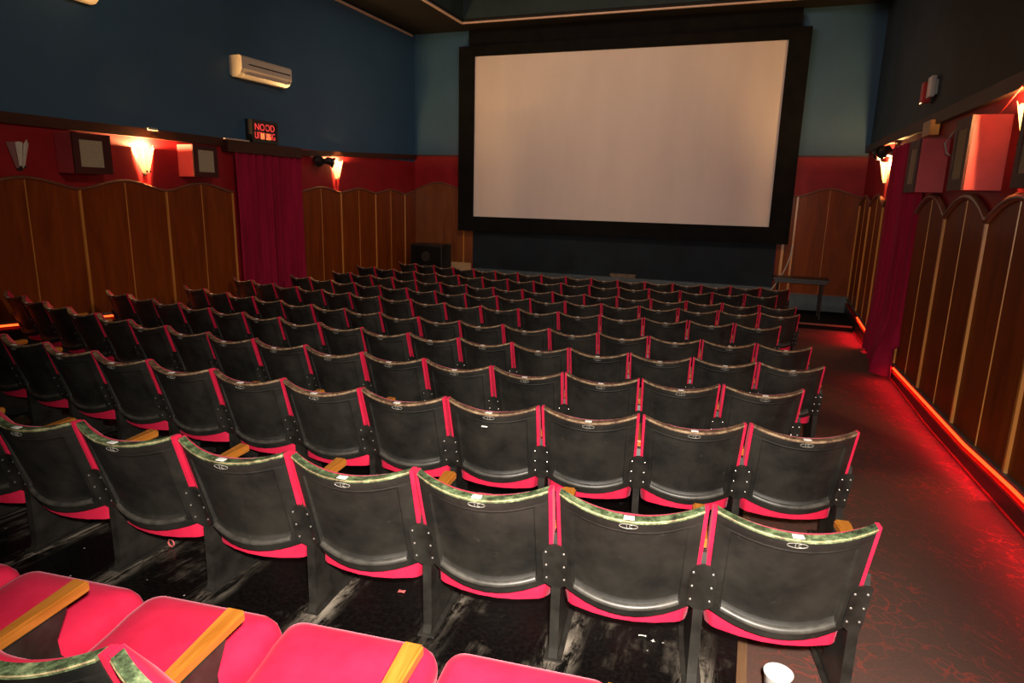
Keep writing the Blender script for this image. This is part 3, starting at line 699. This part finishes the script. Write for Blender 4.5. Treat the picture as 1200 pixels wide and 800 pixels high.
# ------------------------------------------------------------------ floor speaker and table at the front
t = thing('floor_speaker', 'black floor speaker standing before the glossy wood panel by the screen', 'speaker', (-7.0, 13.55, 0))
MB().box(-.40, .40, -.25, .25, 0, 1.10, .015).build('cabinet', M['dark'], t)
MB().box(-.36, .36, -.262, -.25, .06, 1.05, .004).build('grille', M['mask'], t)
for z, r in ((.40, .24), (.83, .11)):
    mb = MB().lathe([(r, 0), (r, .012), (r * .9, .014), (r * .45, .004), (r * .2, .010), (.0001, .014)], (0, -.262, z), 28, Matrix.Rotation(math.radians(90), 3, 'X')); mb.build('cone', M['ironblack'], t, 50)
t = thing('trestle_table', 'black narrow table with thin legs in the corner beside the screen', 'table', (.86, 13.45, .10))
MB().box(-.49, .49, -.26, .26, .70, .735, .005).build('table_top', M['dark'], t)
mb = MB()
for y in (-.22, .22): mb.box(-.45, .45, y - .012, y + .012, .65, .70)
for x in (-.44, .44): mb.box(x - .012, x + .012, -.22, .22, .65, .70)
mb.build('apron', M['dark'], t)
for x in (-.38, .38):
    for y in (-.22, .22): MB().tube([(x, y, .66), (x, y, .02), (x * 1.02, y, .0)], [.017, .014, .018], 8).build('leg', M['dark'], t, 50)

# ------------------------------------------------------------------ things on the floor
cz = floor_z(.20, 2.16) - .006
mb = MB().lathe([(.030, 0), (.033, .003), (.046, .135), (.048, .137), (.048, .141), (.0445, .141), (.031, .006), (.0001, .006)], (0, 0, 0), 32)
o = mb.build('paper_cup', M['cup'], None, 40); o.location = (.215, 2.12, cz); tag(o, 'white paper cup with red mark on the carpet under the aisle end seat', 'cup')
def scrap(x, y, w, l, rot, label, mat='paper', grp='paper scraps on the floor'):
    mb = MB(); N = 4
    f = lambda dz: (lambda u, v: ((u - .5) * w, (v - .5) * l, dz + .004 * math.sin(3 * u + rot) * math.sin(2.5 * v + 1)))
    mb.sheet(f(.001), f(.0), N, N); o = mb.build('paper_scrap', M[mat]); o.location = (x, y, floor_z(x, y) + .004); o.rotation_euler = (0, 0, rot); return tag(o, label, 'scrap', grp)
scrap(-.225, 2.47, .026, .02, .4, 'white paper scrap on the black floor, largest by the second green topped seat')
scrap(-.15, 2.50, .018, .016, 1.1, 'white paper scrap on the black floor, just beside the largest scrap')
scrap(-.27, 2.33, .03, .01, .2, 'thin white paper sliver on the black floor below the largest scrap')
scrap(-.225, 2.31, .014, .014, .8, 'small square white scrap beside the thin sliver on the black floor')
scrap(.40, 2.66, .018, .015, .3, 'cream scrap lying alone on the aisle carpet')
scrap(-1.30, 2.23, .030, .022, .2, 'pink paper scrap on the black floor behind the green topped seats', 'pinkpaper')
r0 = ROWS[2]; cx = r0[0] - 1.75; cyy = r0[1] + r0[4] * cx + r0[5] * (cx + 1.5) ** 2; q = back_pt(-.12, .17)
mb = MB(); mb.sheet(lambda u, v: (.032 * (u - .5) + .008 * v, -.004 + .002 * u, .024 * (v - .5)), lambda u, v: (.032 * (u - .5) + .008 * v, -.002 + .002 * u, .024 * (v - .5)), 3, 3)
o = mb.build('paper_scrap', M['paper']); o.location = (cx + q[0], cyy + q[1] + .006, r0[2] - SEAT_H + q[2]); tag(o, 'white paper chip stuck on a black seat back below its number plate', 'scrap')
ringm = MB().tube([(.018 * math.cos(2 * pi * k / 16), 0, .018 + .018 * math.sin(2 * pi * k / 16)) for k in range(16)], .004, 6, True)
o = ringm.build('hair_band', M['pinkpaper'], None, 50); o.location = (-2.50, 2.12, floor_z(-2.5, 2.12) + .008); tag(o, 'small pink ring lying at the foot of a green topped seat', 'ring')

# ------------------------------------------------------------------ light
def aim(o, d): o.rotation_euler = Vector(d).to_track_quat('-Z', 'Y').to_euler()
def area(name, loc, tgt, sx, sy, e, col, spread=180):
    ld = bpy.data.lights.new(name, 'AREA'); ld.shape = 'RECTANGLE'; ld.size = sx; ld.size_y = sy; ld.energy = e; ld.color = col; ld.spread = math.radians(spread)
    o = bpy.data.objects.new(name, ld); COL.objects.link(o); o.location = loc; aim(o, Vector(tgt) - Vector(loc)); return o
def spot(name, loc, tgt, e, col, ang, blend, r):
    ld = bpy.data.lights.new(name, 'SPOT'); ld.energy = e; ld.color = col; ld.spot_size = math.radians(ang); ld.spot_blend = blend; ld.shadow_soft_size = r
    o = bpy.data.objects.new(name, ld); COL.objects.link(o); o.location = loc; aim(o, Vector(tgt) - Vector(loc)); return o
spot('camera_flash', (.12, -.05, 2.42), (-.62, 2.6, .95)  , 1150, (1, .90, .78), 100, 1.0, .05)
area('screen_fill', (-2.9, 8.6, 6.1), (-2.9, 14.3, 2.4), 4.5, .5, 90, (1, .70, .54), 150)  # unseen fill added to brighten the screen and front wall
area('wall_fill', (1.0, 3.2, 5.4), (-7.8, 7.5, 3.2), .6, .6, 60, (1, .82, .66), 120)  # added fill, no visible fixture, lifts the left wall
def ledlight(y0, y1, z, e):
    o = area('led_light', (XR - .085, (y0 + y1) / 2, z), (XR - 1.0, (y0 + y1) / 2, z - .45), .012, y1 - y0, e, (1, .004, .03), 122)
    zz = Vector((.68, 0, .73)).normalized(); yy = Vector((0, 1, 0)); xx = yy.cross(zz)
    o.rotation_euler = Matrix((xx, yy, zz)).transposed().to_euler(); return o
ledlight(1.5, 5.3, .40, 13); ledlight(5.3, 9.2, .235, 13); ledlight(10.9, 12.6, .21, 10)
wd = bpy.data.worlds.new('World'); SC.world = wd; wd.use_nodes = True
wd.node_tree.nodes['Background'].inputs[0].default_value = (1, .85, .75, 1); wd.node_tree.nodes['Background'].inputs[1].default_value = .0

# ------------------------------------------------------------------ camera
cd = bpy.data.cameras.new('camera'); cd.sensor_width = 36; cd.lens = 22.914; cd.clip_start = .02
cam = bpy.data.objects.new('camera', cd); COL.objects.link(cam)
r_ = Vector((0.93702168, 0.34844746, 0.02397383)); u_ = Vector((-0.09752946, 0.1951248, 0.97591717)); b_ = Vector((0.33537796, -0.9167937, 0.21682006))
cam.matrix_world = Matrix(((r_.x, u_.x, b_.x, 0), (r_.y, u_.y, b_.y, 0), (r_.z, u_.z, b_.z, 2.2), (0, 0, 0, 1)))
SC.camera = cam
SC.view_settings.view_transform = 'Standard'; SC.view_settings.look = 'None'; SC.view_settings.exposure = 0; SC.view_settings.gamma = 1; SC.view_settings.use_curve_mapping = False
SC.cycles.use_denoising = True
